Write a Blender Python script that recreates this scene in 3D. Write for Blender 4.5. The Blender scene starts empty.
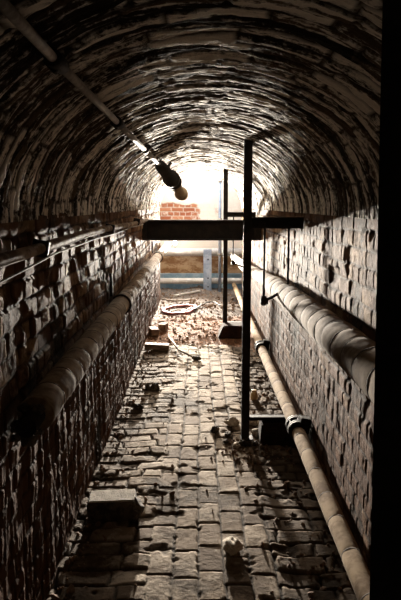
import bpy, bmesh, math, random
import numpy as np
from mathutils import Vector, Matrix, Euler

random.seed(7)
C = bpy.context.scene.collection
PI = math.pi

# ------------------------------------------------------------------ dimensions (metres, Y runs down the tunnel, camera above the origin)
XL, XR = -0.633, 0.70            # tunnel walls
CX, HW = 0.5*(XL+XR), 0.5*(XR-XL)
ZS, RISE = 1.56, 0.53            # springing height and rise of the vault
Y0, Y1 = 1.15, 10.3              # near and far end of the vault
YD = 6.85                        # bricks end, dirt begins
YB = 11.9                        # face of the back wall of the shaft

# ------------------------------------------------------------------ numeric noise
def h1(a, b, s):
    v = np.sin(a*127.1 + b*311.7 + s*74.7)*43758.5453
    return v - np.floor(v)

def vnoise(x, y, s=0):
    xi, yi = np.floor(x), np.floor(y)
    fx, fy = x-xi, y-yi
    fx, fy = fx*fx*(3-2*fx), fy*fy*(3-2*fy)
    a, b = h1(xi, yi, s), h1(xi+1, yi, s)
    c, d = h1(xi, yi+1, s), h1(xi+1, yi+1, s)
    return (a*(1-fx)+b*fx)*(1-fy)+(c*(1-fx)+d*fx)*fy

def fbm(x, y, s=0, o=4):
    t, amp, n = 0, 0.5, 0
    for k in range(o):
        t = t+amp*vnoise(x*2**k, y*2**k, s+k*13); n += amp; amp *= 0.5
    return t/n

def sstep(a, b, x):
    t = np.clip((x-a)/(b-a), 0, 1)
    return t*t*(3-2*t)

def bricks(u, v, ch, bl, s, headers=True, wob=0.006):
    """running brickwork: distance to nearest joint, two random numbers per brick and place inside it"""
    u = u+(fbm(u*9, v*9, s+1, 2)-.5)*wob*2.5
    v = v+(fbm(u*7, v*7, s+2, 2)-.5)*wob*2.5+(fbm(u*.9, v*.0, s+3, 2)-.5)*.03
    row = np.floor(v/ch)
    L = np.where((np.mod(row, 2) == 0) & headers, bl*.5, bl)
    off = h1(row, row*0, s+4)*.3+np.mod(row, 2)*.25
    cu = u/L+off
    col = np.floor(cu)
    fu, fv = cu-col, v/ch-row
    du, dv = np.minimum(fu, 1-fu)*L, np.minimum(fv, 1-fv)*ch
    return np.minimum(du, dv), h1(row, col, s+5), h1(row, col, s+6), fu-.5, fv-.5

# ------------------------------------------------------------------ node materials
def mat(name):
    m = bpy.data.materials.new(name); m.use_nodes = True
    nt = m.node_tree; nt.nodes.clear()
    out = nt.nodes.new('ShaderNodeOutputMaterial')
    b = nt.nodes.new('ShaderNodeBsdfPrincipled')
    nt.links.new(b.outputs[0], out.inputs[0])
    return m, nt, b

def N(nt, kind, **kw):
    n = nt.nodes.new(kind)
    for k, v in kw.items(): setattr(n, k, v)
    return n

def val(nt, sock, v):
    if isinstance(v, (int, float)): sock.default_value = v
    elif isinstance(v, tuple): sock.default_value = v if len(v) == 4 or sock.type == 'VECTOR' else (*v, 1)
    else: nt.links.new(v, sock)

def mixc(nt, f, a, b, blend='MIX'):
    n = N(nt, 'ShaderNodeMix', data_type='RGBA', blend_type=blend)
    val(nt, n.inputs['Factor'], f)
    val(nt, n.inputs[6], a); val(nt, n.inputs[7], b)
    return n.outputs[2]

def math_(nt, op, a, b=0.0, clamp=False):
    n = N(nt, 'ShaderNodeMath', operation=op, use_clamp=clamp)
    val(nt, n.inputs[0], a); val(nt, n.inputs[1], b)
    return n.outputs[0]

def noise(nt, vec, scale, detail=5, rough=.6, mapping=None):
    if mapping:
        mp = N(nt, 'ShaderNodeMapping'); nt.links.new(vec, mp.inputs[0])
        mp.inputs['Scale'].default_value = mapping; vec = mp.outputs[0]
    n = N(nt, 'ShaderNodeTexNoise'); nt.links.new(vec, n.inputs['Vector'])
    n.inputs['Scale'].default_value = scale; n.inputs['Detail'].default_value = detail
    n.inputs['Roughness'].default_value = rough
    return n.outputs['Fac']

def ramp(nt, f, lo, hi):
    n = N(nt, 'ShaderNodeMapRange', interpolation_type='SMOOTHSTEP')
    nt.links.new(f, n.inputs[0]); n.inputs[1].default_value = lo; n.inputs[2].default_value = hi
    return n.outputs[0]

def attr(nt, name, sock='Fac'):
    return N(nt, 'ShaderNodeAttribute', attribute_name=name).outputs[sock]

def bump(nt, b, h, strength, dist):
    n = N(nt, 'ShaderNodeBump'); n.inputs['Strength'].default_value = strength
    n.inputs['Distance'].default_value = dist
    nt.links.new(h, n.inputs['Height']); nt.links.new(n.outputs[0], b.inputs['Normal'])

def obj_co(nt): return N(nt, 'ShaderNodeTexCoord').outputs['Object']

def masonry(name, dark, mid, pale, mortar, wash=(.45, .62), stretch=(1, 1, 1), rough=.85, bstr=.7, soot=(.35, .5), sootc=(.02, .015, .01), fine=.25):
    """brick surface: per-brick tone, patchy limewash, soot and grime"""
    m, nt, b = mat(name)
    st = attr(nt, 'st', 'Vector')
    rnd, rnd2, jt = attr(nt, 'rnd'), attr(nt, 'rnd2'), attr(nt, 'joint')
    n1 = noise(nt, st, 5, 6, .65, stretch)
    n2 = noise(nt, st, 38, 5, .7)
    n3 = noise(nt, st, 1.7, 5, .62, stretch)
    c = mixc(nt, rnd, dark, mid)
    w = math_(nt, 'ADD', n1, math_(nt, 'MULTIPLY', math_(nt, 'SUBTRACT', rnd2, .5), .28))
    w = math_(nt, 'ADD', w, math_(nt, 'MULTIPLY', math_(nt, 'SUBTRACT', n2, .5), fine))
    c = mixc(nt, ramp(nt, w, *wash), c, pale)
    c = mixc(nt, jt, mortar, c)
    c = mixc(nt, ramp(nt, math_(nt, 'ADD', n3, math_(nt, 'MULTIPLY', math_(nt, 'SUBTRACT', n2, .5), .3)), *soot), sootc, c)
    nt.links.new(c, b.inputs['Base Color'])
    b.inputs['Roughness'].default_value = rough; b.inputs['Specular IOR Level'].default_value = .04
    hh = math_(nt, 'ADD', n2, math_(nt, 'MULTIPLY', n1, 1.3))
    bump(nt, b, hh, bstr, .012)
    return m

def simple(name, a, b_, scale=8, rough=.7, metal=0., bstr=.25, lo=.4, hi=.62, mapping=None, dist=.004, spec=.5):
    m, nt, b = mat(name)
    co = obj_co(nt)
    n1 = noise(nt, co, scale, 6, .65, mapping)
    n2 = noise(nt, co, scale*7, 4, .6, mapping)
    f = ramp(nt, math_(nt, 'ADD', n1, math_(nt, 'MULTIPLY', math_(nt, 'SUBTRACT', n2, .5), .35)), lo, hi)
    nt.links.new(mixc(nt, f, a, b_), b.inputs['Base Color'])
    b.inputs['Roughness'].default_value = rough; b.inputs['Metallic'].default_value = metal
    b.inputs['Specular IOR Level'].default_value = spec
    bump(nt, b, n2, bstr, dist)
    return m

M = {}
M['vault'] = masonry('sooty limewashed vault brick', (.05, .034, .023), (.13, .092, .062), (.88, .82, .73), (.035, .024, .017),
                     wash=(.42, .56), stretch=(.7, 6.0, 1), bstr=1.0, soot=(.41, .50), fine=.55)
M['wall'] = masonry('old wall brick', (.055, .024, .011), (.13, .062, .030), (.26, .165, .092), (.022, .012, .007),
                    wash=(.48, .66), stretch=(1, .8, 1), bstr=.5, soot=(.36, .50))
M['pavers'] = masonry('worn floor brick', (.105, .074, .05), (.215, .163, .115), (.33, .275, .215), (.026, .018, .012),
                      wash=(.45, .60), rough=.85, bstr=.6, soot=(.33, .50), sootc=(.05, .034, .02))
M['shaftwall'] = masonry('shaft wall plaster and brick', (.30, .10, .05), (.44, .20, .11), (.74, .68, .60), (.55, .48, .40),
                         wash=(.46, .66), bstr=.4, soot=(.1, .25), sootc=(.4, .25, .12))
M['darkwall'] = simple('dark sooty render', (.012, .010, .008), (.03, .024, .018), 5, .95)
M['iron'] = simple('black rusted iron', (.006, .005, .004), (.018, .011, .008), 14, .75, .2, .5, spec=.3)
M['rust'] = simple('rust brown iron', (.012, .006, .004), (.032, .014, .008), 10, .95, 0, .6, spec=.08)
M['steel'] = simple('dull steel', (.26, .24, .215), (.48, .445, .40), 9, .6, .15, .25)
M['conduit'] = simple('rusty conduit', (.10, .055, .03), (.28, .20, .13), 9, .85, 0, .4, spec=.2)
M['cable'] = simple('pale cable', (.08, .065, .05), (.34, .30, .24), 3, .8)
M['lagging'] = simple('stained canvas lagging', (.10, .058, .029), (.26, .185, .11), 4.5, .92, 0, .35, .36, .66, spec=.15)
M['lagginggroove'] = simple('dirt in lagging joint', (.03, .02, .013), (.06, .04, .025), 20, .9)
M['palepipe'] = simple('pale painted pipe', (.15, .095, .05), (.32, .235, .145), 5, .92, 0, .3, .35, .6, spec=.12)
M['whitepaint'] = simple('white painted steel', (.50, .48, .45), (.66, .65, .63), 6, .45, 0, .1)
M['bluepaint'] = simple('pale blue painted steel', (.22, .29, .40), (.36, .43, .54), 6, .5, 0, .15)
M['lightblue'] = simple('light blue paint', (.17, .31, .43), (.33, .46, .56), 3, .7, 0, .2)
M['tanboard'] = simple('stained tan board', (.20, .095, .03), (.42, .29, .17), 3.2, .7, 0, .2, mapping=(1, 1, 2.2))
M['stone'] = simple('pale broken stone', (.34, .28, .21), (.66, .59, .49), 18, .9, 0, .9, dist=.01)
M['chalk'] = simple('pale mortar lump', (.42, .36, .28), (.66, .59, .49), 18, .95, 0, .9, dist=.01)
M['darkstone'] = simple('dark grimy and shaded stone', (.025, .018, .012), (.10, .075, .05), 22, .9, 0, .9, dist=.01)
M['brickred'] = simple('loose brown brick', (.11, .065, .04), (.26, .18, .12), 14, .9, 0, .7)
M['wood'] = simple('weathered board', (.10, .07, .045), (.30, .24, .17), 6, .8, 0, .5, mapping=(1, 6, 6))
M['pink'] = simple('dusty red hose', (.22, .06, .06), (.36, .13, .12), 8, .6)
M['black'] = simple('black rubber', (.02, .018, .016), (.05, .045, .04), 8, .5)
M['amber'] = simple('amber glazed pot', (.30, .20, .08), (.52, .38, .18), 10, .3)
# dirt
m, nt, b = mat('orange and grey dirt')
co = obj_co(nt)
n1 = noise(nt, co, 3, 7, .7); n2 = noise(nt, co, 26, 6, .72)
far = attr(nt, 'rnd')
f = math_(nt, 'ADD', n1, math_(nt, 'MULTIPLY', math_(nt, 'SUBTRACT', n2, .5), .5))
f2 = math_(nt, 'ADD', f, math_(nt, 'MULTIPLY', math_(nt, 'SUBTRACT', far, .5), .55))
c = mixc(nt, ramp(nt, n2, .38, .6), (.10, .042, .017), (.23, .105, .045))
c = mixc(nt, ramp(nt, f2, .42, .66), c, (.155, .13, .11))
nt.links.new(c, b.inputs['Base Color']); b.inputs['Roughness'].default_value = .95
bump(nt, b, math_(nt, 'ADD', n2, n1), 1.0, .03)
M['dirt'] = m
m, nt, b = mat('rubble bits')
rn = attr(nt, 'rnd')
n2 = noise(nt, obj_co(nt), 40, 5, .7)
c = mixc(nt, rn, (.08, .04, .02), (.20, .165, .135))
c = mixc(nt, math_(nt, 'MULTIPLY', n2, .6), c, (.30, .17, .09))
nt.links.new(c, b.inputs['Base Color']); b.inputs['Roughness'].default_value = .95
bump(nt, b, n2, .8, .01)
M['rubble'] = m

# ------------------------------------------------------------------ object helpers
def tag(o, label=None, cat=None, group=None, kind=None):
    if label: o['label'] = label
    if cat: o['category'] = cat
    if group: o['group'] = group
    if kind: o['kind'] = kind
    return o

def thing(name, label, cat, loc=(0, 0, 0), group=None):
    o = bpy.data.objects.new(name, None); C.objects.link(o); o.location = loc
    o.empty_display_size = .1
    return tag(o, label, cat, group, 'thing')

def link(name, me, material, parent=None):
    o = bpy.data.objects.new(name, me); C.objects.link(o)
    me.materials.append(material)
    if parent:
        o.parent = parent; o.matrix_parent_inverse = Matrix.Translation(-Vector(parent.location))
    return o

def grid(name, P, attrs, material, flip=False):
    """a height-field surface from an (n, m, 3) array of points"""
    n, m_ = P.shape[:2]
    idx = np.arange(n*m_).reshape(n, m_)
    q = np.stack([idx[:-1, :-1], idx[1:, :-1], idx[1:, 1:], idx[:-1, 1:]], -1).reshape(-1, 4)
    if flip: q = q[:, ::-1]
    me = bpy.data.meshes.new(name)
    me.vertices.add(n*m_); me.vertices.foreach_set('co', P.reshape(-1).astype(np.float32))
    k = len(q)
    me.loops.add(k*4); me.loops.foreach_set('vertex_index', q.reshape(-1).astype(np.int32))
    me.polygons.add(k)
    me.polygons.foreach_set('loop_start', (np.arange(k)*4).astype(np.int32))
    me.polygons.foreach_set('loop_total', np.full(k, 4, np.int32))
    me.polygons.foreach_set('use_smooth', np.ones(k, bool))
    me.update(calc_edges=True)
    for an, av in attrs.items():
        if av.ndim == 3:
            a = me.attributes.new(an, 'FLOAT_VECTOR', 'POINT'); a.data.foreach_set('vector', av.reshape(-1).astype(np.float32))
        else:
            a = me.attributes.new(an, 'FLOAT', 'POINT'); a.data.foreach_set('value', av.reshape(-1).astype(np.float32))
    return link(name, me, material)

class MB:
    """collects shapes into one mesh"""
    def __init__(s): s.bm = bmesh.new()
    def box(s, c, size, rot=(0, 0, 0), bev=.004):
        r = bmesh.ops.create_cube(s.bm, size=1)
        vs = r['verts']
        mt = Matrix.Translation(c) @ Euler(rot).to_matrix().to_4x4() @ Matrix.Diagonal((*size, 1))
        bmesh.ops.transform(s.bm, matrix=mt, verts=vs)
        if bev:
            es = list({e for v in vs for e in v.link_edges})
            bmesh.ops.bevel(s.bm, geom=es, offset=bev, segments=2, profile=.6, affect='EDGES')
        return s
    def rings(s, path, radii, seg=20, cap=True, squash=None):
        """tube through points with a radius at each"""
        path = [Vector(p) for p in path]; n = len(path)
        up = None; rows = []
        for i, p in enumerate(path):
            d = (path[min(i+1, n-1)]-path[max(i-1, 0)]).normalized()
            if up is None:
                up = Vector((0, 0, 1)) if abs(d.z) < .9 else Vector((1, 0, 0))
            side = d.cross(up).normalized(); up = side.cross(d).normalized()
            r = radii[i] if hasattr(radii, '__len__') else radii
            row = []
            for k in range(seg):
                a = 2*PI*k/seg
                rr = r
                if squash: rr = r*squash(i, a)
                row.append(s.bm.verts.new(p+side*math.cos(a)*rr+up*math.sin(a)*rr))
            rows.append(row)
        for i in range(n-1):
            for k in range(seg):
                f = s.bm.faces.new((rows[i][k], rows[i][(k+1) % seg], rows[i+1][(k+1) % seg], rows[i+1][k]))
                f.smooth = True
        if cap:
            s.bm.faces.new(rows[0][::-1]); s.bm.faces.new(rows[-1])
        return s
    def prism(s, outline, mt, depth):
        """outline in local XZ extruded along local Y"""
        a = [s.bm.verts.new(mt @ Vector((x, 0, z))) for x, z in outline]
        b = [s.bm.verts.new(mt @ Vector((x, depth, z))) for x, z in outline]
        n = len(a)
        s.bm.faces.new(a); s.bm.faces.new(b[::-1])
        for i in range(n):
            s.bm.faces.new((a[i], b[i], b[(i+1) % n], a[(i+1) % n]))
        return s
    def rock(s, c, size, seed, sub=3, rough=.35, rot=0):
        r = bmesh.ops.create_icosphere(s.bm, subdivisions=sub, radius=1)
        rg = random.Random(seed)
        cuts = [(Vector((rg.uniform(-1, 1), rg.uniform(-1, 1), rg.uniform(-1, 1))).normalized(), rg.uniform(.55, .9)) for _ in range(11)]
        R = Matrix.Rotation(rot, 3, 'Z')
        for v in r['verts']:
            p = v.co.copy()
            for nrm, d in cuts:
                e = p.dot(nrm)-d
                if e > 0: p -= nrm*e*.92
            p *= 1+rough*.25*(math.sin(7*p.x+seed)*math.sin(6*p.y+2*seed)+.6*math.sin(15*p.z+11*p.x+seed))
            p = R @ Vector((p.x*size[0], p.y*size[1], p.z*size[2]))
            v.co = Vector(c)+p
        return s
    def build(s, name, material, parent=None, smooth=False):
        bmesh.ops.recalc_face_normals(s.bm, faces=s.bm.faces)
        me = bpy.data.meshes.new(name); s.bm.to_mesh(me); s.bm.free()
        if smooth:
            for p in me.polygons: p.use_smooth = True
        return link(name, me, material, parent)

# ------------------------------------------------------------------ camera, and where a pixel of the photo lands
F = 625.0
PITCH = math.atan(96/F)
CAMZ = 1.62
cam = bpy.data.cameras.new('camera'); co_ = bpy.data.objects.new('camera', cam); C.objects.link(co_)
cam.sensor_fit = 'VERTICAL'; cam.sensor_height = 36; cam.lens = F/600*36
cam.clip_start = .02
co_.location = (0, 0, CAMZ); co_.rotation_euler = (PI/2-PITCH, 0, math.atan(-1.5/F))
bpy.context.scene.camera = co_

def ray(px, py):
    t, x = (py-300)/F, (px-199)/F
    cp, sp = math.cos(PITCH), math.sin(PITCH)
    y = cp-t*sp; z = -(sp+t*cp)
    return x/y, z/y                                   # per metre of Y
def on_floor(px, py, z=0.0):
    rx, rz = ray(px, py); Y = (z-CAMZ)/rz
    return Vector((rx*Y, Y, z))
def at_y(px, py, Y):
    rx, rz = ray(px, py)
    return Vector((rx*Y, Y, CAMZ+rz*Y))

# ------------------------------------------------------------------ the setting: tunnel
def ysteps(a, b):
    ys = [a]
    while ys[-1] < b: ys.append(ys[-1]+.0045+.0013*ys[-1])
    ys[-1] = b
    return np.array(ys)
YS = ysteps(Y0, Y1)

def relief(u, v, ch, bl, s, headers=True, depth=.012, amp=.012, wear=.010, tilt=.006, wob=.006, jw=.012):
    d, r1, r2, fu, fv = bricks(u, v, ch, bl, s, headers, wob)
    j = sstep(.002, jw, d+(fbm(u*30, v*30, s+9, 2)-.5)*.006)
    h = j*depth+j*(r1-.5)*amp+j*((r2-.5)*fu+(r1-.5)*fv)*2*tilt
    h = h+(fbm(u*14, v*14, s+20, 4)-.5)*wear
    return h, j, r1, r2

# vault
na = 215
ph = np.linspace(0, PI, na)
A, Yg = np.meshgrid(ph, YS, indexing='xy')
arc = A*.60
wob = (fbm(arc*1.6, Yg*1.2, 60, 3)-.5)*.09
ydist = Yg+wob+(fbm(arc*5, Yg*3, 64, 2)-.5)*.02
h, j, r1, r2 = relief(arc, ydist, .076, .235, 31, False, depth=.005, amp=.007, wear=.006, tilt=.004, wob=.010, jw=.014)
strk = fbm(arc*3.4, ydist*30, 70, 4)                  # ridges of flaking limewash that run round the arch
h = h+(strk-.5)*.020*sstep(.12, .4, np.minimum(A, PI-A))+(fbm(arc*1.1, Yg*1.4, 80, 3)-.5)*.02+(fbm(arc*11, ydist*45, 85, 3)-.5)*.009
gone = sstep(.60, .68, fbm(arc*2.0, Yg*5, 90, 3))
h = h-gone*.008+(fbm(arc*30, Yg*30, 95, 3)-.5)*.007
X = CX+(HW-h)*np.cos(A); Z = ZS+(RISE-h)*np.sin(A)
st = np.stack([arc, Yg, A*0], -1)
ceil = grid('ceiling', np.stack([X, Yg, Z], -1), dict(st=st, rnd=r1, rnd2=r2, joint=j), M['vault'], flip=False)
tag(ceil, kind='structure')

# side walls
zs = np.linspace(-.03, ZS+.02, 168)
def side_wall(name, x, sgn, s):
    Zg, Yw = np.meshgrid(zs, YS, indexing='xy')
    h, j, r1, r2 = relief(Yw, Zg, .079, .228, s, True, depth=.009 if sgn > 0 else .007, amp=.009 if sgn > 0 else .006, wear=.004, tilt=.004, jw=.010)
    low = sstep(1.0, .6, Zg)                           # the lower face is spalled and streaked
    h = h*(1-(.45 if sgn > 0 else .2)*low)
    h = h+low*(fbm(Yw*24, Zg*3.5, s+40, 4)-.5)*(.018 if sgn > 0 else .008)+(fbm(Yw*1.2, Zg*1.2, s+50, 3)-.5)*.02
    gone = sstep(.66, .72, fbm(Yw*6, Zg*8, s+55, 2))
    h = h-gone*.010*(1-.7*low)
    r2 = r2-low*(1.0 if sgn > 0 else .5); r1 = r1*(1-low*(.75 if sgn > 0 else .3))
    X = x+sgn*h
    st = np.stack([Yw, Zg, Yw*0], -1)
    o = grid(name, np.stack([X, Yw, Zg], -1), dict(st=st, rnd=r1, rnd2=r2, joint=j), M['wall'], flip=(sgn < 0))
    return tag(o, kind='structure')
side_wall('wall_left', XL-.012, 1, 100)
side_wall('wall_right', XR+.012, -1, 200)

# brick floor: five courses laid along the tunnel, cross-laid bricks at both sides
xs = np.linspace(XL-.04, XR+.04, 176)
YF = ysteps(Y0-.3, YD+.25)
Xg, Yf = np.meshgrid(xs, YF, indexing='xy')
lx0, lx1 = -.233, .345
d1 = relief(Yf, Xg-lx0, .1156, .215, 300, False, depth=.010, amp=.005, wear=.004, tilt=.0025, wob=.004, jw=.008)
d2 = relief(Xg+.1*vnoise(Yf*2, Yf*0, 3), Yf, .118, .235, 320, False, depth=.012, amp=.010, wear=.007, tilt=.006, wob=.010, jw=.011)
edge = (fbm(Yf*3, Yf*0, 5, 2)-.5)*.02
mid = (Xg > lx0+edge*.3) & (Xg < lx1+edge)
h, j, r1, r2 = [np.where(mid, a, b_) for a, b_ in zip(d1, d2)]
h = h+(fbm(Xg*2, Yf*1.2, 340, 3)-.5)*.014
h = h-.02*sstep(.30, .45, Xg)-.012*sstep(-.3, -.5, Xg)
h = h+.02*sstep(YD-.4, YD+.1, Yf)*fbm(Xg*8, Yf*8, 345, 3)
side = np.clip(sstep(.28, .42, Xg)+sstep(-.42, -.6, Xg), 0, 1)
gone = sstep(.66, .74, fbm(Xg*9, Yf*9, 350, 3)+.06*side)
h = h-gone*.009
j = j*(1-.7*gone)
muck = np.clip(sstep(.30, .42, Xg+(fbm(Yf*2.5, Xg*4, 360, 3)-.5)*.2)+sstep(-.36, -.52, Xg+(fbm(Yf*2.5, Xg*4, 365, 3)-.5)*.2), 0, 1)   # trodden dirt lies on the side courses
r2 = r2-muck*.9; r1 = r1*(1-.6*muck); j = j*(1-.45*muck*sstep(.35, .6, fbm(Xg*12, Yf*12, 370, 3)))
st = np.stack([Xg, Yf, Xg*0], -1)
fl = grid('floor', np.stack([Xg, Yf, h-.012], -1), dict(st=st, rnd=r1, rnd2=r2, joint=j), M['pavers'], flip=True)
tag(fl, kind='structure')
FLOOR_H = (xs, YF, h-.012)
def floor_z(x, y):
    i = int(np.clip(np.searchsorted(YF, y), 0, len(YF)-1)); k = int(np.clip(np.searchsorted(xs, x), 0, len(xs)-1))
    return float((h-.012)[i, k])

# dirt mound and the ground of the shaft
xd = np.linspace(-1.55, 1.55, 190); yd = np.linspace(YD-.15, YB+.1, 260)
Xd, Yd = np.meshgrid(xd, yd, indexing='xy')
rise = sstep(YD-.05, YD+.9, Yd+(fbm(Xd*4, Xd*0, 9, 3)-.5)*.5)
hd = -.03+rise*(.055+.03*np.exp(-((Xd-.05)/.4)**2))+(fbm(Xd*3, Yd*3, 400, 4)-.5)*.07*rise+(fbm(Xd*14, Yd*14, 410, 3)-.5)*.035*rise
hd_s = hd
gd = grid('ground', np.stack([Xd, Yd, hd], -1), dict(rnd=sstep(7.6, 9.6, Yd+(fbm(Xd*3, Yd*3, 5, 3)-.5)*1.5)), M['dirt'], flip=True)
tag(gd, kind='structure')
def dirt_z(x, y):
    i = int(np.clip(np.searchsorted(yd, y), 0, len(yd)-1)); k = int(np.clip(np.searchsorted(xd, x), 0, len(xd)-1))
    return float(hd[i, k])

# light shaft at the far end
def struct(name, mb, m): return tag(mb.build(name, m), kind='structure')
xb = np.linspace(-1.55, 1.55, 300); zb = np.linspace(-.1, 3.0, 260)
Xb, Zb = np.meshgrid(xb, zb, indexing='xy')
hb, jb, rb1, rb2 = relief(Xb, Zb, .078, .225, 500, True, depth=.008, amp=.006, wear=.006, tilt=.003)
pl = np.clip(sstep(1.60, 1.66, Zb+(fbm(Xb*5, Xb*0, 8, 2)-.5)*.12)+sstep(-.12, .05, Xb+(fbm(Xb*0, Zb*6, 11, 2)-.5)*.2)*.85+sstep(1.34, 1.29, Zb), 0, 1)
hb = hb*(1-pl)+pl*(.012+fbm(Xb*6, Zb*6, 515, 4)*.01)
bw = grid('wall_back', np.stack([Xb, YB-hb, Zb], -1), dict(st=np.stack([Xb, Zb, Xb*0], -1), rnd=rb1, rnd2=np.maximum(rb2*.3, pl*1.6), joint=np.maximum(jb, pl)), M['shaftwall'], flip=True)
tag(bw, kind='structure')
for nm, x in (('wall_east', 1.6), ('wall_west', -1.6)):
    struct(nm, MB().box((x, (Y1+YB)/2+.1, 1.45), (.12, YB-Y1+.5, 3.2), bev=0), M['brickred'])
# wall over and beside the mouth of the vault, with the arch cut through
out = [(-1.6, -.1), (XL-.06, -.1), (XL-.06, ZS)]
for k in range(25):
    a = PI-PI*k/24
    out.append((CX+(HW+.06)*math.cos(a), ZS+(RISE+.05)*math.sin(a)))
out += [(XR+.06, -.1), (1.6, -.1), (1.6, 3.0), (-1.6, 3.0)]
struct('wall_mouth', MB().prism(out, Matrix.Translation((0, Y1-.12, 0)), .12), M['darkwall'])
# shaft roof round a skylight opening
rf = MB()
rf.box((0, Y1+.03, 3.02), (3.3, .3, .1), bev=0); rf.box((0, YB+.05, 3.02), (3.3, .3, .1), bev=0)
rf.box((-1.2, (Y1+YB)/2, 3.02), (.8, YB-Y1, .1), bev=0); rf.box((1.2, (Y1+YB)/2, 3.02), (.8, YB-Y1, .1), bev=0)
struct('roof', rf, M['darkwall'])
# light blue plinth of the back wall
struct('trim_1', MB().box((0, YB-.06, .12), (3.0, .12, .40), bev=.01), M['lightblue'])

# dark entry chamber the camera stands in, and the door jamb on the right
jm = MB()
prof = [(.301, -.05), (.298, .5), (.291, 1.0), (.282, 1.45), (.275, 1.75), (.270, 2.0)]
pts = [(x, z) for x, z in prof]+[(1.2, 2.0), (1.2, -.05)]
jm.prism(pts, Matrix.Translation((0, .98, 0)), .10)
for v in jm.bm.verts:
    if v.co.y > 1.05 and v.co.x < 1: v.co.x += .07     # the jamb is splayed towards the tunnel
jm.box((-.95, 1.08, .98), (.7, .2, 2.06), bev=0); jm.box((0, 1.08, 2.3), (2.4, .2, .6), bev=0)
struct('wall_front', jm, M['darkwall'])
struct('wall_entry_left', MB().box((-1.25, -.3, 1.2), (.1, 2.9, 2.7), bev=0), M['darkwall'])
struct('wall_entry_right', MB().box((1.25, -.3, 1.2), (.1, 2.9, 2.7), bev=0), M['darkwall'])
struct('wall_entry_rear', MB().box((0, -1.75, 1.2), (2.6, .1, 2.7), bev=0), M['darkwall'])
struct('ceiling_entry', MB().box((0, -.3, 2.6), (2.6, 3.0, .1), bev=0), M['darkwall'])
struct('floor_entry', MB().box((0, -.35, -.08), (2.6, 2.8, .1), bev=0), M['darkwall'])

# ------------------------------------------------------------------ pipes
def lerp(a, b_, t): return tuple(a[i]+(b_[i]-a[i])*t for i in range(3))

def lagged(path_fn, y0, y1, r, pitch, seed, name, material, parent, gw=.006, gd=.004, seg=28):
    """lagging in short lengths with a dark joint between each"""
    rg = random.Random(seed)
    mb = MB(); P, R = [], []
    y = y0
    joints = []
    while y < y1-.02:
        L = min(pitch*rg.uniform(.8, 1.2), y1-y)
        rr = r*rg.uniform(.988, 1.01); tp = rg.uniform(-.008, .008)
        for t, k in ((0, .975), (gw/L, .992), (2.2*gw/L, 1.0), (.3, 1.0+tp*.5), (.7, 1.0-tp*.5), (1-2*gw/L, 1.0-tp), (1-gw*.6/L, .985)):
            P.append(path_fn(y+L*t)); R.append(rr*k)
        y += L; joints.append(y)
    mb.rings(P, R, seg, squash=lambda i, a: 1+.012*math.sin(3*a+i*.35+seed)+.008*math.sin(5*a-i*.21))
    o = mb.build(name, material, parent)
    for y in joints[:-1]:
        MB().rings([path_fn(y-.003), path_fn(y+.003)], r*1.004, seg).build('joint_ring', M['lagginggroove'], o)
    return o

# left lagged pipe
def pl_path(y): return (-.55, y, .92)
t = thing('lagged_pipe', 'long grey-brown lagged pipe along the left wall, with a broken dark near end', 'pipe', (-.55, 2, .92))
lagged(pl_path, 2.02, 8.3, .062, .20, 3, 'lagging', M['lagging'], t)
MB().rings([(-.55, 1.9, .918), (-.55, 2.3, .92)], .034, 18).build('bare_pipe', M['iron'], t)
MB().rings([(-.55, 8.28, .92), (-.55, 9.4, .92), (-.55, 10.9, .92)], .052, 20).build('white_pipe_end', M['whitepaint'], t)['label'] = 'white painted far end of the pipe'
bm_ = MB()
for i in range(7): bm_.rock((-.55+random.uniform(-.06, .07), 2.0+random.uniform(-.06, .05), .90+random.uniform(-.05, .05)), (.03, .035, .022), 40+i, 2, .6)
bm_.build('torn_lagging', M['darkstone'], t)
# brackets that carry it
for k, (y, lab) in enumerate(((4.35, 'dark iron wall bracket above the left lagged pipe, nearer the camera'), (8.25, 'small dark iron bracket near the white end of the left pipe'))):
    b = thing('pipe_bracket', lab, 'bracket', (-.60, y, .98), 'brackets of the left lagged pipe')
    MB().box((-.615, y, 1.06), (.02, .035, .16), (0, 0, 0), .003).build('wall_strap', M['iron'], b)
    MB().rings([(-.55+.068*math.cos(a), y, .92+.068*math.sin(a)) for a in [PI*.78-k_*PI*1.2/14 for k_ in range(15)]], .007, 8).build('pipe_hook', M['iron'], b)

# left thin conduit high on the wall
t = thing('wall_conduit', 'thin rusty pipe running along the top of the left brick wall', 'pipe', (-.595, 1.2, 1.46))
P = [(-.595+.004*math.sin(y*3), y, 1.462-.010*math.sin(y*1.3)-.002*y) for y in np.arange(1.2, 7.3, .2)]
MB().rings(P, .021, 16).build('pipe', M['conduit'], t)
for y in (2.35, 4.2, 6.0):
    MB().box((-.595, y, 1.455), (.062, .03, .062), (.1, .2, .1), .006).build('clip', M['iron'], t)
P = [(-.572, y, 1.442-.008*abs(math.sin(y*1.7+.45))-.003*y-.05*max(0, 2.5-y)) for y in np.arange(1.2, 6.6, .1)]
tag(MB().rings(P, .0042, 8).build('cable', M['cable']), 'thin pale cable sagging just below the thin pipe on the left wall', 'cable', kind='thing')

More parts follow.
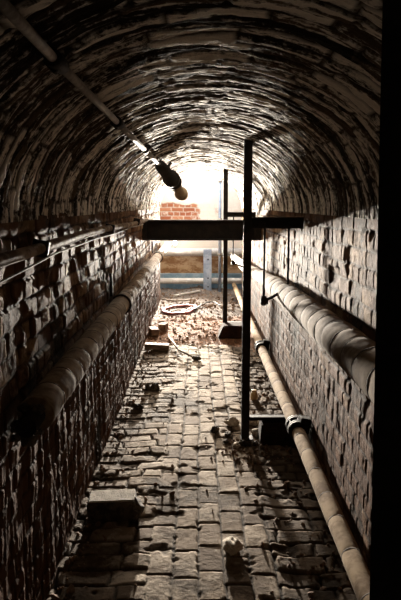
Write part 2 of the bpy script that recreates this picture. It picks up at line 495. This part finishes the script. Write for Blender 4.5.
# right lagged pipe
RK = [(1.25, .59, 1.075), (2.13, .60, 1.060), (3.7, .605, 1.018), (5.3, .605, .962), (5.65, .605, .945), (7.5, .60, .83), (11.2, .60, .70)]
def pr_path(y):
    for a, b_ in zip(RK, RK[1:]):
        if y <= b_[0] or b_ is RK[-1]:
            f = (y-a[0])/(b_[0]-a[0]); return (a[1]+(b_[1]-a[1])*f, y, a[2]+(b_[2]-a[2])*f)
t = thing('lagged_pipe', 'thick banded lagged pipe slung along the right wall on iron rods', 'pipe', (.6, 1.25, 1.0))
lagged(pr_path, 1.22, 4.95, .079, .205, 8, 'lagging', M['lagging'], t, gd=.006, seg=32)
lagged(pr_path, 4.93, 8.6, .066, .26, 9, 'lagging', M['lagging'], t)
MB().rings([pr_path(y) for y in np.arange(8.55, 11.2, .3)], .058, 20).build('white_pipe_end', M['whitepaint'], t)['label'] = 'white painted far end of the pipe'

# right low pipe near the floor
def pf_path(y): return (.62, y, .205+.004*math.sin(y*2))
t = thing('floor_pipe', 'slim pale pipe low along the right wall just above the floor', 'pipe', (.62, 1.3, .2))
lagged(pf_path, 1.25, 3.72, .042, .25, 15, 'lagging', M['palepipe'], t, gw=.004)
lagged(pf_path, 3.92, 6.02, .042, .30, 16, 'lagging', M['palepipe'], t, gw=.004)
lagged(pf_path, 6.2, 11.0, .040, .6, 17, 'lagging', M['palepipe'], t, gw=.004)
for y in (3.82, 6.1):
    c = MB(); c.rings([pf_path(y-.12), pf_path(y+.12)], .036, 18)
    cl = c.build('coupling', M['rust'], t)
    f = MB()
    for dy in (-.055, -.03, .035, .06):
        f.rings([pf_path(y+dy-.009), pf_path(y+dy+.009)], .060, 18)
    f.build('flange', M['iron'], cl)
    bt = MB()
    for k in range(6):
        a = k*PI/3+.3
        p = pf_path(y)
        bt.rings([(p[0]+.050*math.cos(a), y-.085, p[2]+.050*math.sin(a)), (p[0]+.050*math.cos(a), y+.085, p[2]+.050*math.sin(a))], .0075, 6)
    bt.build('bolts', M['iron'], cl)
    s = MB().box((.665, y-.02, .235), (.07, .07, .10), (0, .2, .1), .008)
    s.build('wall_strap', M['iron'], t)

# steel pipe under the vault, upper left, in stepped lengths with a dark valve and a pale nozzle
a_ = .338
t = thing('ceiling_pipe', 'grey steel pipe slanting along the upper left of the vault, ending in a dark valve', 'pipe', (-a_, .9, CAMZ+a_))
def cp(px, py, k=1.0):                                  # a point of that pipe seen at a pixel
    rx, rz = ray(px, py); y = -a_/rx
    return Vector((-a_, y, CAMZ+rz*y))
pa, pb, pc, pd, pe = cp(-14, -14), cp(57, 62), cp(118, 123), cp(145, 150), cp(159, 164)
for q0, q1, r0, r1_ in ((pa, pb, .0118, .0118), (pb, pc, .0122, .0122), (pc, pd, .0142, .0140), (pd, pe, .0152, .0152)):
    MB().rings([q0, q0.lerp(q1, .5), q1], [r0, (r0+r1_)/2, r1_], 18).build('pipe_length', M['steel'], t)
for q, r in ((pb, .021), (pc, .023), (pd, .024), (pe, .026)):
    d = (pc-pb).normalized()
    c = MB().rings([q-d*.05, q-d*.045, q+d*.045, q+d*.05], [r*.85, r, r, r*.85], 18).build('coupling', M['iron'], t)
for q in (pb, pc):
    s = MB(); s.rings([q+Vector((-.02, 0, .01)), q+Vector((-.06, 0, .05)), q+Vector((-.10, 0, .085))], .009, 8)
    s.box(q+Vector((-.005, 0, .0)), (.042, .025, .042), (0, -PI/4, 0), .006)
    s.build('hanger_clip', M['iron'], t)
q0 = pe; q1 = at_y(174, 182, pe.y+.55); q2 = at_y(176, 186, q1.y+.04); q3 = at_y(182, 195, q1.y+.35)
d = (q1-q0)
MB().rings([q0, q0+d*.08, q0+d*.1, q0+d*.75, q0+d*.76, q0+d*.86, q0+d*.87, q0+d*.95, q0+d*.96, q1], [.03, .034, .05, .058, .078, .078, .058, .058, .076, .076], 20).build('valve_body', M['iron'], t)
w = MB(); w.rings([q0+d*.4, q0+d*.4+Vector((.045, .05, .08))], .014, 10)
w.build('valve_stem', M['iron'], t)
e = q3-q2
MB().rings([q1, q2, q2+e*.2, q2+e*.8, q2+e*.82, q3], [.05, .055, .046, .046, .066, .062], 18).build('nozzle', M['palepipe'], t)

# ------------------------------------------------------------------ iron frames that carry the pipes
def ibar(mb, p0, p1, w, hgt, tk, axis='x'):
    """I section bar between two points"""
    p0, p1 = Vector(p0), Vector(p1); L = (p1-p0).length; c = (p0+p1)/2
    if axis == 'x':
        mb.box(c+Vector((0, 0, hgt/2-tk/2)), (L, w, tk), bev=.002); mb.box(c-Vector((0, 0, hgt/2-tk/2)), (L, w, tk), bev=.002)
        mb.box(c, (L, tk, hgt-tk), bev=0)
    else:
        mb.box(c+Vector((0, w/2-tk/2, 0)), (hgt, tk, L), bev=.002); mb.box(c-Vector((0, w/2-tk/2, 0)), (hgt, tk, L), bev=.002)
        mb.box(c, (tk, w-tk, L), bev=0)

def frame(Y, x, ztop, zfloor, rodx, rodz, armz, lab, arm_h=.075):
    t = thing('pipe_hanger', lab, 'pipe support', (x, Y, zfloor), 'iron frames that carry the pipes')
    p = MB(); ibar(p, (x, Y, zfloor-.01), (x, Y, ztop), .055, .054, .010, 'z'); p.build('post', M['iron'], t)
    MB().box((x+.01, Y, zfloor+.004), (.09, .09, .012)).build('foot_plate', M['iron'], t)
    MB().box((x+.02, Y, ztop-.02), (.12, .09, .03), (0, .42, 0), .004).build('head_plate', M['iron'], t)
    a = MB(); ibar(a, (x, Y, armz), (XR-.005, Y, armz), .05, arm_h, .010); a.build('arm', M['iron'], t)
    b = MB(); b.box(((x+XR)/2+.02, Y, .155), (XR-x+.06, .055, .012), bev=.002); b.box(((x+XR)/2+.02, Y+.022, .135), (XR-x+.06, .012, .03), bev=.002)
    b.build('bracket', M['iron'], t)
    pp = pr_path(Y); pr = .079 if Y < 4.95 else .066
    for rx, rz in ((rodx[0], rodz), (rodx[1], pp[2]+pr+.004)):
        MB().rings([(rx, Y, armz), (rx, Y, rz)], .008, 10).build('hanger_rod', M['iron'], t)
    s = MB(); lp = Vector((pp[0]-pr*.9, Y, pp[2]+(.02 if Y < 4.95 else .03)))
    s.rings([(rodx[0], Y, rodz), Vector((rodx[0], Y, rodz)).lerp(lp, .5)+Vector((0, 0, -.006)), lp], .010, 8)
    s.rings([(rodx[0], Y, rodz-.035), (rodx[0], Y, rodz-.028), (rodx[0], Y, rodz+.03)], [.012, .021, .021], 6)
    s.rings([(rodx[0]-.022, Y, rodz-.005), (rodx[0]+.03, Y, rodz-.005)], .022, 10)
    s.build('saddle', M['iron'], t)
    return t
YN, YR = 4.18, 7.70
frame(YN, .322, 2.068, floor_z(.322, YN), (.437, .598), .975, 1.497, 'near black iron post, floor to vault, with arm and hanging rods on the right')
frame(YR, .325, 2.075, dirt_z(.325, YR), (.42, .60), .905, 1.493, 'farther black iron post behind the near one, standing at the dirt edge', .06)
# rusty foot block beside the far post
z0 = dirt_z(.4, YR-.12)-.03
fb = MB()
def frustum(mb, b0, b1, zb_, t0, t1, zt):
    v = [mb.bm.verts.new(p) for p in ((b0[0], b0[1], zb_), (b1[0], b0[1], zb_), (b1[0], b1[1], zb_), (b0[0], b1[1], zb_), (t0[0], t0[1], zt), (t1[0], t0[1], zt), (t1[0], t1[1], zt), (t0[0], t1[1], zt))]
    for f in ((0, 1, 5, 4), (1, 2, 6, 5), (2, 3, 7, 6), (3, 0, 4, 7), (4, 5, 6, 7), (3, 2, 1, 0)): mb.bm.faces.new([v[i] for i in f])
frustum(fb, (.225, YR-.36), (.575, YR-.03), z0, (.295, YR-.29), (.56, YR-.05), .165)
bmesh.ops.bevel(fb.bm, geom=list(fb.bm.edges), offset=.012, segments=2, affect='EDGES')
tag(fb.build('foot_block', M['rust']), 'rust-brown tapered block at the foot of the farther iron post', 'block', kind='thing')

# dark pier under the bracket of the near frame
pz = floor_z(.5, YN)-.03
fb = MB(); frustum(fb, (.415, YN-.09), (.685, YN+.10), pz, (.43, YN-.07), (.68, YN+.09), .122)
bmesh.ops.bevel(fb.bm, geom=list(fb.bm.edges), offset=.010, segments=2, affect='EDGES')
tag(fb.build('foot_block', M['rust']), 'low dark block under the bracket of the near iron post, by the right wall', 'block', kind='thing')

# big beam across the tunnel
t = thing('cross_beam', 'heavy black iron beam spanning the tunnel from wall to wall', 'beam', (CX, 7.2, 1.32))
b = MB(); ibar(b, (XL-.05, 7.2, 1.325), (XR+.03, 7.2, 1.325), .13, .232, .016); b.build('beam', M['iron'], t)
for x in (XL+.0, XR-.03):
    MB().box((x, 7.12, 1.325), (.07, .02, .19), bev=.003).build('end_cleat', M['iron'], t)

# pipework and steel in the shaft
tag(MB().rings([(-1.58, 11.62, .735), (0, 11.62, .735), (1.58, 11.62, .735)], .072, 24).build('shaft_pipe', M['whitepaint']), 'upper thick white pipe crossing the bright end of the tunnel', 'pipe', 'white pipes across the far end', 'thing')
tag(MB().rings([(-1.58, 11.6, .20), (0, 11.6, .20), (1.58, 11.6, .20)], .056, 24).build('shaft_pipe', M['whitepaint']), 'lower thinner white pipe crossing in front of the light blue plinth', 'pipe', 'white pipes across the far end', 'thing')
tag(MB().box((-.0, YB-.05, .505), (2.6, .05, .38), bev=.006).build('tan_board', M['tanboard']), 'stained tan board behind the white pipes at the far end', 'board', kind='thing')
t = thing('bright_point', 'small bright point of light glinting just under the left end of the big beam', 'bright_point', (-.42, 11.5, .80))  # glowing bead and stem, added to stand for a bright glint
lp = at_y(175, 243, 11.5)
MB().rings([(lp.x, 11.6, .79), (lp.x, 11.58, lp.z-.02), (lp.x, 11.54, lp.z)], .012, 8).build('stem', M['whitepaint'], t)
lm, lnt, lb = mat('glint glow')
lb.inputs['Emission Color'].default_value = (1, .95, .86, 1); lb.inputs['Emission Strength'].default_value = 40
MB().rings([lp+Vector((0, .03-.06*k/8, 0)) for k in range(9)], [.004+.034*math.sin(PI*k/8) for k in range(9)], 16).build('glow_bead', lm, t)
t = thing('steel_column', 'short pale blue steel column between the two white pipes', 'column', (.155, 11.42, 0))
b = MB(); ibar(b, (.155, 11.42, -.02), (.155, 11.42, .80), .10, .15, .012, 'z'); b.box((.155, 11.365, .39), (.145, .01, .80), bev=.002); b.build('column', M['bluepaint'], t)
for z in (.12, .28, .62):
    MB().rings([(.165, 11.35, z), (.165, 11.37, z)], .014, 10).build('bolt', M['iron'], t)
t = thing('upright_pole', 'slim pale grey upright pole at the right of the bright far end', 'pole', (.375, 11.3, 0))
MB().rings([(.375, 11.3, -.02), (.375, 11.3, 2.6)], .026, 14).build('pole', M['bluepaint'], t)
for z in (.72, 1.35, 2.02):
    MB().rings([(.375, 11.3, z-.02), (.375, 11.3, z+.02)], .036, 14).build('collar', M['steel'], t)

# ------------------------------------------------------------------ loose things on the floor
def lay(name, mb, m, label, cat, group=None): return tag(mb.build(name, m), label, cat, group, 'thing')
p = on_floor(112, 512)
z = floor_z(p.x, p.y)
p = on_floor(116, 497, .11)
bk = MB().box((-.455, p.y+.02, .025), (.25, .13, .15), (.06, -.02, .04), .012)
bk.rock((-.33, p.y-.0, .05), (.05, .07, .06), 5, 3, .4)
sb = lay('stone_block', bk, M['darkstone'], 'large pale-topped stone block on the floor against the left wall, casting black shade', 'stone')  # the unlit front's black is put into the stone colour; pale slab on top
cr = MB().box((-.455, p.y+.025, .103), (.235, .115, .012), (.06, -.02, .04), .005).build('pale_top', M['chalk'], sb); cr['label'] = 'pale top of the block'
p = on_floor(234, 552)
lay('stone', MB().rock((p.x, p.y+.02, floor_z(p.x, p.y)+.024), (.056, .075, .030), 15, 4, .35), M['chalk'], 'small pale rough stone alone on the bricks nearest the camera', 'stone')
p = on_floor(155, 390); z = floor_z(p.x, p.y)
lay('clod', MB().rock((p.x, p.y, z+.03), (.042, .045, .05), 21, 3, .7).rock((p.x-.06, p.y+.03, z+.02), (.035, .02, .045), 22, 3, .6), M['darkstone'], 'black lump standing by the left wall, farther of the two', 'lump', 'dark lumps near the left wall')
p = on_floor(138, 408); z = floor_z(p.x, p.y)
lay('clod', MB().rock((p.x, p.y, z+.018), (.055, .045, .032), 23, 3, .7), M['darkstone'], 'low black lump by the left wall, nearer of the two', 'lump', 'dark lumps near the left wall')
p = on_floor(215, 431); z = floor_z(p.x, p.y)
lay('clod', MB().rock((p.x, p.y, z+.02), (.03, .03, .035), 24, 3, .8), M['darkstone'], 'small dark clod on the bricks left of the near iron post', 'lump')
# broken pieces round the foot of the near post
pcs = [(233, 424, .045, 'chalk'), (252, 421, .055, 'chalk'), (257, 432, .05, 'chalk'), (241, 434, .035, 'darkstone'), (228, 436, .03, 'darkstone'), (237, 446, .03, 'chalk'), (250, 442, .03, 'darkstone'), (262, 424, .035, 'chalk'), (226, 442, .022, 'darkstone'), (255, 444, .028, 'darkstone')]
labs = ['pale broken stone touching the left of the near post foot', 'large pale broken stone under the low bracket, right of the post', 'flat pale stone lying just in front of the low bracket', 'dark fragment against the near post foot', 'dark fragment left of the near post foot',
        'little pale stone in front of the near post', 'dark fragment in the shade of the near post', 'pale stone under the bracket beside the low pipe', 'smallest dark fragment farthest left of the near post', 'dark fragment nearest the camera beside the post shadow']
for i, ((px, py, s, mm), lab) in enumerate(zip(pcs, labs)):
    p = on_floor(px, py); z = floor_z(p.x, p.y)
    if abs(p.x-.322) < .05+s and abs(p.y-YN) < .05+s: p.y = YN-.09-s
    lay('stone_fragment', MB().rock((p.x, p.y, z+s*.45), (s*1.15, s, s*.75), 50+i, 3, .7, i), M[mm], lab, 'stone', 'broken stones round the near post foot')
# little pot
p = on_floor(254, 398); z = floor_z(p.x, p.y)
t = thing('pot', 'small round amber pot on the floor between the near post and low pipe', 'pot', (p.x, p.y, z))
MB().rings([(p.x, p.y, z+q) for q in (0, .012, .04, .062, .075)], [.022, .030, .034, .026, .018], 16).build('body', M['amber'], t)
MB().rings([(p.x, p.y, z+q) for q in (.072, .085, .088)], [.020, .024, .015], 16).build('rim', M['amber'], t)
# bricks and boards at the edge of the dirt
p = on_floor(157, 350); z = floor_z(p.x, p.y)
lay('plank', MB().box((p.x, p.y, z+.045), (.27, .10, .065), (0, .04, -.06), .006), M['wood'], 'dark weathered plank end lying against the left wall where the dirt begins', 'plank')
p = on_floor(155, 336); z = dirt_z(p.x, p.y)
lay('loose_brick', MB().box((p.x-.02, p.y+.05, z+.05), (.10, .20, .08), (0, .05, .25), .008), M['brickred'], 'loose brown brick behind the plank, touching the left wall', 'brick', 'loose bricks by the left wall')
p = on_floor(163, 333)
lay('loose_brick', MB().box((p.x, p.y+.05, dirt_z(p.x, p.y)+.05), (.10, .12, .085), (.1, .0, -.3), .008), M['brickred'], 'short brick stub standing right of the other loose brick', 'brick', 'loose bricks by the left wall')
for i, (x0, y0, x1, y1, lab) in enumerate(((169, 343, 182, 358, 'splintered stick slanting across the dirt edge, left one'), (178, 356, 193, 360, 'short stick lying along the edge of the dirt'))):
    p0, p1 = on_floor(x0, y0), on_floor(x1, y1)
    lay('stick', MB().rings([p0+Vector((0, 0, .075)), (p0+p1)/2+Vector((.005, 0, .05)), p1+Vector((0, 0, .03))], [.009, .012, .008], 7), M['wood'], lab, 'stick', 'sticks at the dirt edge')
p = on_floor(196, 360)
lay('clod', MB().rock((p.x, p.y, .02), (.05, .04, .03), 71, 3, .7), M['darkstone'], 'dark clod on the dirt edge in the middle of the floor', 'lump')
# hose and cable on the ground of the shaft
def ground_path(pix, lift=.02):
    out = []
    for px, py in pix:
        p = on_floor(px, py, .05); p = Vector((p.x, p.y, dirt_z(p.x, p.y)+lift)); out.append(p)
    fin = []
    for i in range(len(out)-1):
        a, b_ = out[i], out[i+1]; pr, nx = out[max(i-1, 0)], out[min(i+2, len(out)-1)]
        for k in range(6):
            t_ = k/6
            q = .5*((2*a)+(b_-pr)*t_+(2*pr-5*a+4*b_-nx)*t_*t_+(3*a-pr-3*b_+nx)*t_**3)
            q.z = max(q.z, dirt_z(q.x, q.y)+lift*.7); fin.append(q)
    return fin+[out[-1]]
lay('hose', MB().rings(ground_path([(162, 309), (168, 313), (178, 315), (188, 314), (196, 309), (188, 306), (176, 306), (166, 308), (163, 311), (172, 314), (184, 313), (192, 310)], .022), .022, 8), M['pink'], 'dusty red hose lying in a flat loop at the far end', 'hose')
lay('cable', MB().rings(ground_path([(195, 312), (201, 308), (208, 304), (215, 304), (220, 308)], .03), .010, 8), M['black'], 'thin black cable curving away from the red hose', 'cable')
lay('stick', MB().rings(ground_path([(162, 300), (174, 301), (186, 301), (190, 301)], .02), .013, 7), M['wood'], 'long dark stick lying beyond the red hose', 'stick')
lay('plank', MB().box((-.20, 10.85, dirt_z(-.2, 10.85)+.04), (.05, .75, .03), (.0, 0, -.6), .004), M['whitepaint'], 'pale narrow board lying on the rubble before the light blue plinth', 'plank')
# rubble: uncountable bits on the dirt and along the walls
rg = random.Random(99)
bm = bmesh.new(); vals = []
def bit(x, y, z, s, rnd):
    r = bmesh.ops.create_icosphere(bm, subdivisions=1, radius=1)
    R = Euler((rg.uniform(0, 6), rg.uniform(0, 6), rg.uniform(0, 6))).to_matrix()
    sc = (s*rg.uniform(.7, 1.4), s*rg.uniform(.6, 1.2), s*rg.uniform(.4, .8))
    for v in r['verts']:
        q = v.co*rg.uniform(.8, 1.15)
        v.co = R @ Vector((q.x*sc[0], q.y*sc[1], q.z*sc[2]))+Vector((x, y, z)); vals.append(rnd)
for i in range(2300):
    y = rg.uniform(YD-.1, YB-.15); x = rg.uniform(XL+.02, XR-.05) if y < Y1 else rg.uniform(-1.1, 1.1)
    s = min(.004+rg.expovariate(110), .034)*(1 if y > 9.2 else .6)
    bit(x, y, dirt_z(x, y)+s*.25, s, min(1, max(0, rg.gauss(.35 if y < 9 else .72, .25))))
for i in range(1100):
    y = rg.uniform(1.6, YD)
    x = XL+abs(rg.gauss(0, .07))+.02 if rg.random() < .4 else (XR-abs(rg.gauss(0, .16))-.02 if rg.random() < .6 else rg.uniform(-.3, .5))
    if -.25 < x < .33 and rg.random() < .75: continue
    s = min(.003+rg.expovariate(190), .02)
    bit(x, y, floor_z(x, y)+s*.3, s, rg.uniform(0, .6))
for i in range(160):
    x = rg.gauss(.33, .13); y = rg.gauss(3.98, .13); s = rg.uniform(.004, .016)
    if x < XR-.03: bit(x, y, floor_z(x, y)+s*.3, s, rg.uniform(0, .9))
me = bpy.data.meshes.new('rubble'); bm.to_mesh(me); bm.free()
a = me.attributes.new('rnd', 'FLOAT', 'POINT'); a.data.foreach_set('value', np.array(vals, np.float32))
tag(link('rubble', me, M['rubble']), 'small broken rubble and grit strewn over the dirt and brick floor', 'rubble', kind='stuff')

# ------------------------------------------------------------------ light
def area(name, loc, rot, sx, sy, power, col):
    l = bpy.data.lights.new(name, 'AREA'); l.shape = 'RECTANGLE'; l.size = sx; l.size_y = sy
    l.energy = power; l.color = col
    o = bpy.data.objects.new(name, l); C.objects.link(o); o.location = loc; o.rotation_euler = rot
    return o
# daylight falling through the skylight of the shaft
area('skylight_daylight', (0, 11.1, 2.93), (math.radians(35), 0, 0), 1.5, 1.1, 23, (.96, .97, 1))
# added lamp high before the solid back wall, out of view, brightens the tunnel
c_ = area('tunnel_fill', (-.12, 11.78, 2.52), (math.radians(92), 0, PI), .7, .5, 175, (1, .87, .71))
c_.data.spread = math.radians(85)
# the low bright source glinting under the beam at the left of the far end
g = area('glint', at_y(175, 246, 11.4), (math.radians(108), 0, PI), .22, .22, 100, (1, .90, .77)); g.data.shape = 'DISK'; g.data.spread = math.radians(120)

gd_ = g.data; gd_.use_nodes = True
em = gd_.node_tree.nodes['Emission']; fo = gd_.node_tree.nodes.new('ShaderNodeLightFalloff')
fo.inputs['Strength'].default_value = 1.0
gd_.node_tree.links.new(fo.outputs['Linear'], em.inputs['Strength'])
w = bpy.data.worlds.new('world'); bpy.context.scene.world = w; w.use_nodes = True
w.node_tree.nodes['Background'].inputs[0].default_value = (.5, .6, .75, 1)
w.node_tree.nodes['Background'].inputs[1].default_value = 0.0

sc = bpy.context.scene
sc.view_settings.view_transform = 'Standard'; sc.view_settings.look = 'None'
sc.view_settings.gamma = 1; sc.view_settings.use_curve_mapping = False
sc.view_settings.exposure = 1.42
sc.cycles.use_denoising = True
sc.cycles.max_bounces = 8; sc.cycles.diffuse_bounces = 5
sc.cycles.sample_clamp_indirect = 8
